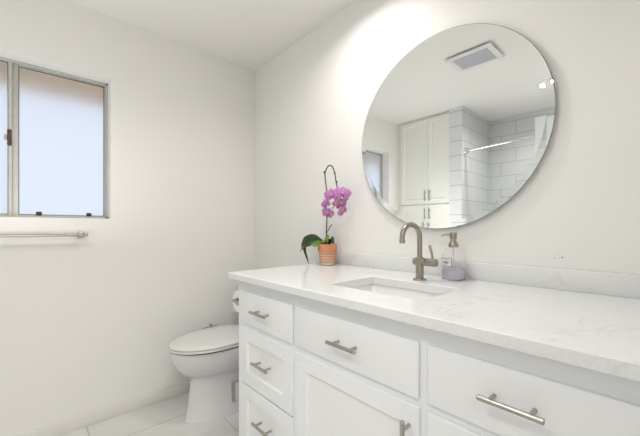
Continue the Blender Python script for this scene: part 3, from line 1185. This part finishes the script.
# tank with its lid and lever
bm = B()
box(bm, TX - 0.185, TX + 0.185, -0.205, -0.016, 0.421, 0.735, bev=0.02, seg=4)
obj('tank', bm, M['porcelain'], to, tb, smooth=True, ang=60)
bm = B()
box(bm, TX - 0.195, TX + 0.195, -0.215, -0.014, 0.7352, 0.765, bev=0.008, seg=3)
obj('tank_lid', bm, M['porcelain'], to, tb, smooth=True, ang=60)
bm = B()
tube(bm, [(TX + 0.13, -0.2052, 0.69), (TX + 0.13, -0.222, 0.69)], 0.009, 14)
tube(bm, [(TX + 0.13, -0.222, 0.69), (TX + 0.07, -0.226, 0.682)], [0.007, 0.005], 12)
obj('flush_lever', bm, M['chrome'], to, tb, smooth=True)
for s in (-1, 1):
    bm = B()
    box(bm, TX + s * 0.075 - 0.02, TX + s * 0.075 + 0.02, -0.255, -0.222, 0.4205, 0.452, bev=0.005)
    obj('seat_hinge', bm, M['seatplastic'], to, tb, smooth=True)
# metal-coloured access cover on the side of the base
bm = B()
box(bm, TX + 0.088, TX + 0.1065, -0.425, -0.335, 0.068, 0.192, bev=0.003)
ac = obj('access_cover', bm, M['alu'], to, tb, smooth=True)
bm = B()
box(bm, TX + 0.1067, TX + 0.1085, -0.405, -0.342, 0.076, 0.184)
ac2 = obj('cover_recess', bm, M['trimpaint'], ac, tb)

# small chrome water valve on the window wall
wv = (0.0, -0.370, 0.405)
t = thing('water_valve', 'small chrome wall valve showing over the far edge of the toilet lid', 'water valve', wv)
bm = B()
lathe(bm, [(0.026, 0.0005), (0.026, 0.003), (0.012, 0.010), (0.009, 0.011), (0.009, 0.035)], wv, 'X', 28)
obj('escutcheon', bm, M['chrome'], t, wv, smooth=True)
bm = B()
tube(bm, [(0.035, -0.400, 0.405), (0.035, -0.322, 0.408)], 0.009, 18)
obj('valve_body', bm, M['chrome'], t, wv, smooth=True)
bm = B()
lathe(bm, [(0.010, 0), (0.016, 0.004), (0.016, 0.024), (0.010, 0.028)], (0.035, -0.428, 0.405), 'Y', 20)
obj('valve_knob', bm, M['nickel'], t, wv, smooth=True)
bm = B()
lathe(bm, [(0.010, 0), (0.015, 0.003), (0.015, 0.030), (0.010, 0.033)], (0.035, -0.350, 0.409), 'Y', 20)
obj('hose_nut', bm, M['nickel'], t, wv, smooth=True)

# ------------------------------------------------------------------ toilet paper and its holder on the cabinet side
hb_ = (VX, -0.578, 0.757)
t = thing('toilet_paper_holder', 'brushed nickel toilet paper holder on the left side of the vanity', 'toilet paper holder', hb_)
bm = B()
lathe(bm, [(0.0135, -0.0005), (0.0135, -0.006), (0.008, -0.008)], (VX, -0.578, 0.757), 'X', 24)
obj('mounting_disc', bm, M['nickel'], t, hb_, smooth=True)
RX = VX - 0.070     # axis of the roll
bm = B()
tube(bm, smooth_pts([(VX - 0.006, -0.578, 0.757), (VX - 0.040, -0.578, 0.757), (RX - 0.002, -0.578, 0.758), (RX - 0.014, -0.577, 0.760)], 6), 0.0068, 16)
obj('arm', bm, M['nickel'], t, hb_, smooth=True)
bm = B()
tube(bm, [(RX, -0.574, 0.766), (RX, -0.446, 0.766)], 0.0060, 16)
obj('roller', bm, M['nickel'], t, hb_, smooth=True)
bm = B()
N_ = 48
pr = [(0.0185, -0.563), (0.052, -0.563), (0.0535, -0.5615), (0.0535, -0.457), (0.052, -0.455), (0.0185, -0.455)]
loops = []
for r, y in pr:
    loops.append([Vector((RX + r * math.sin(2 * PI * k / N_), y, 0.754 + r * math.cos(2 * PI * k / N_))) for k in range(N_)])
rings(bm, loops, closed=True)
box(bm, RX - 0.0545, RX - 0.0530, -0.561, -0.457, 0.690, 0.756)
tag(obj('toilet_paper_roll', bm, M['paper'], None, (RX, -0.51, 0.754), smooth=True), 'white toilet paper roll peeking out from the left side of the vanity', 'toilet paper')

# ------------------------------------------------------------------ towel bar under the window
tb_ = (0.0, -1.45, 1.08)
t = thing('towel_bar', 'thin brushed nickel towel bar on the wall under the window', 'towel bar', tb_)
bm = B()
tube(bm, [(0.062, -1.085, 1.0795), (0.062, -1.80, 1.0795)], 0.0075, 18)
obj('bar', bm, M['nickel'], t, tb_, smooth=True)
for y in (-1.112, -1.775):
    bm = B()
    lathe(bm, [(0.020, 0.0005), (0.020, 0.006), (0.0085, 0.010), (0.0085, 0.045), (0.0125, 0.050), (0.0125, 0.068), (0.010, 0.071)], (0, y, 1.0795), 'X', 28)
    obj('bracket', bm, M['nickel'], t, tb_, smooth=True)

# ------------------------------------------------------------------ built-in linen cabinet opposite the mirror
LY = -2.02
lb_ = (0.335, -2.3, 0)
lc = thing('linen_cabinet', 'tall cream built-in linen cabinet with four shaker doors, seen in the mirror', 'cabinet', lb_)
bm = B()
box(bm, 0.001, 0.659, -2.65, LY - 0.022, 0.001, H - 0.001)
obj('carcass', bm, M['linen'], lc, lb_)
bm = B()
y0, y1 = LY - 0.0215, LY - 0.004
box(bm, 0.001, 0.055, y0, y1, 0.001, H - 0.001)
box(bm, 0.640, 0.659, y0, y1, 0.001, H - 0.001)
box(bm, 0.055, 0.640, y0, y1, 2.325, H - 0.001)
box(bm, 0.055, 0.640, y0, y1, 1.36, 1.40)
box(bm, 0.055, 0.640, y0, y1, 0.001, 0.12)
obj('face_frame', bm, M['linen'], lc, lb_)
for z0, z1, hz in ((1.392, 2.335, 1.475), (0.11, 1.372, 1.272)):
    for x0, x1, hx in ((0.045, 0.397, 0.372), (0.400, 0.650, 0.427)):
        # door faces +y (towards the mirror)
        bm = B()
        w, e2, dep = 0.048, 0.0025, 0.008
        ya, yb_ = LY + 0.016, LY - 0.0038
        def lp(i, y):
            return [Vector((x0 + i, y, z0 + i)), Vector((x0 + i, y, z1 - i)), Vector((x1 - i, y, z1 - i)), Vector((x1 - i, y, z0 + i))]
        rings(bm, [lp(0, yb_), lp(0, ya - e2), lp(e2, ya), lp(w, ya), lp(w + 0.004, ya - dep)])
        d = obj('cabinet_door', bm, M['linen'], lc, lb_)
        bm = B()
        tube(bm, [(hx, ya + 0.03, hz - 0.062), (hx, ya + 0.03, hz + 0.062)], 0.006, 14)
        for q in (-0.04, 0.04):
            tube(bm, [(hx, ya + 0.0002, hz + q), (hx, ya + 0.03, hz + q)], 0.0045, 10)
        obj('handle', bm, M['nickel'], d, lb_, smooth=True)

# ------------------------------------------------------------------ small marks left on the walls
for x, z, r, lbl in ((1.981, 1.0188, 0.0022, 'tiny dark screw hole in the wall above the backsplash, right one of the pair'),
                     (1.960, 1.0156, 0.0014, 'tiny faint screw hole in the wall above the backsplash, left one of the pair'),
                     (0.760, 2.2971, 0.0022, 'tiny dark nail in the mirror wall high above the orchid')):
    bm = B()
    lathe(bm, [(r, -0.0003), (r, -0.0010), (r * 0.6, -0.0016)], (x, 0, z), 'Y', 12)
    tag(obj('wall_nail', bm, M['black'], None, (x, 0, z)), lbl, 'nail')
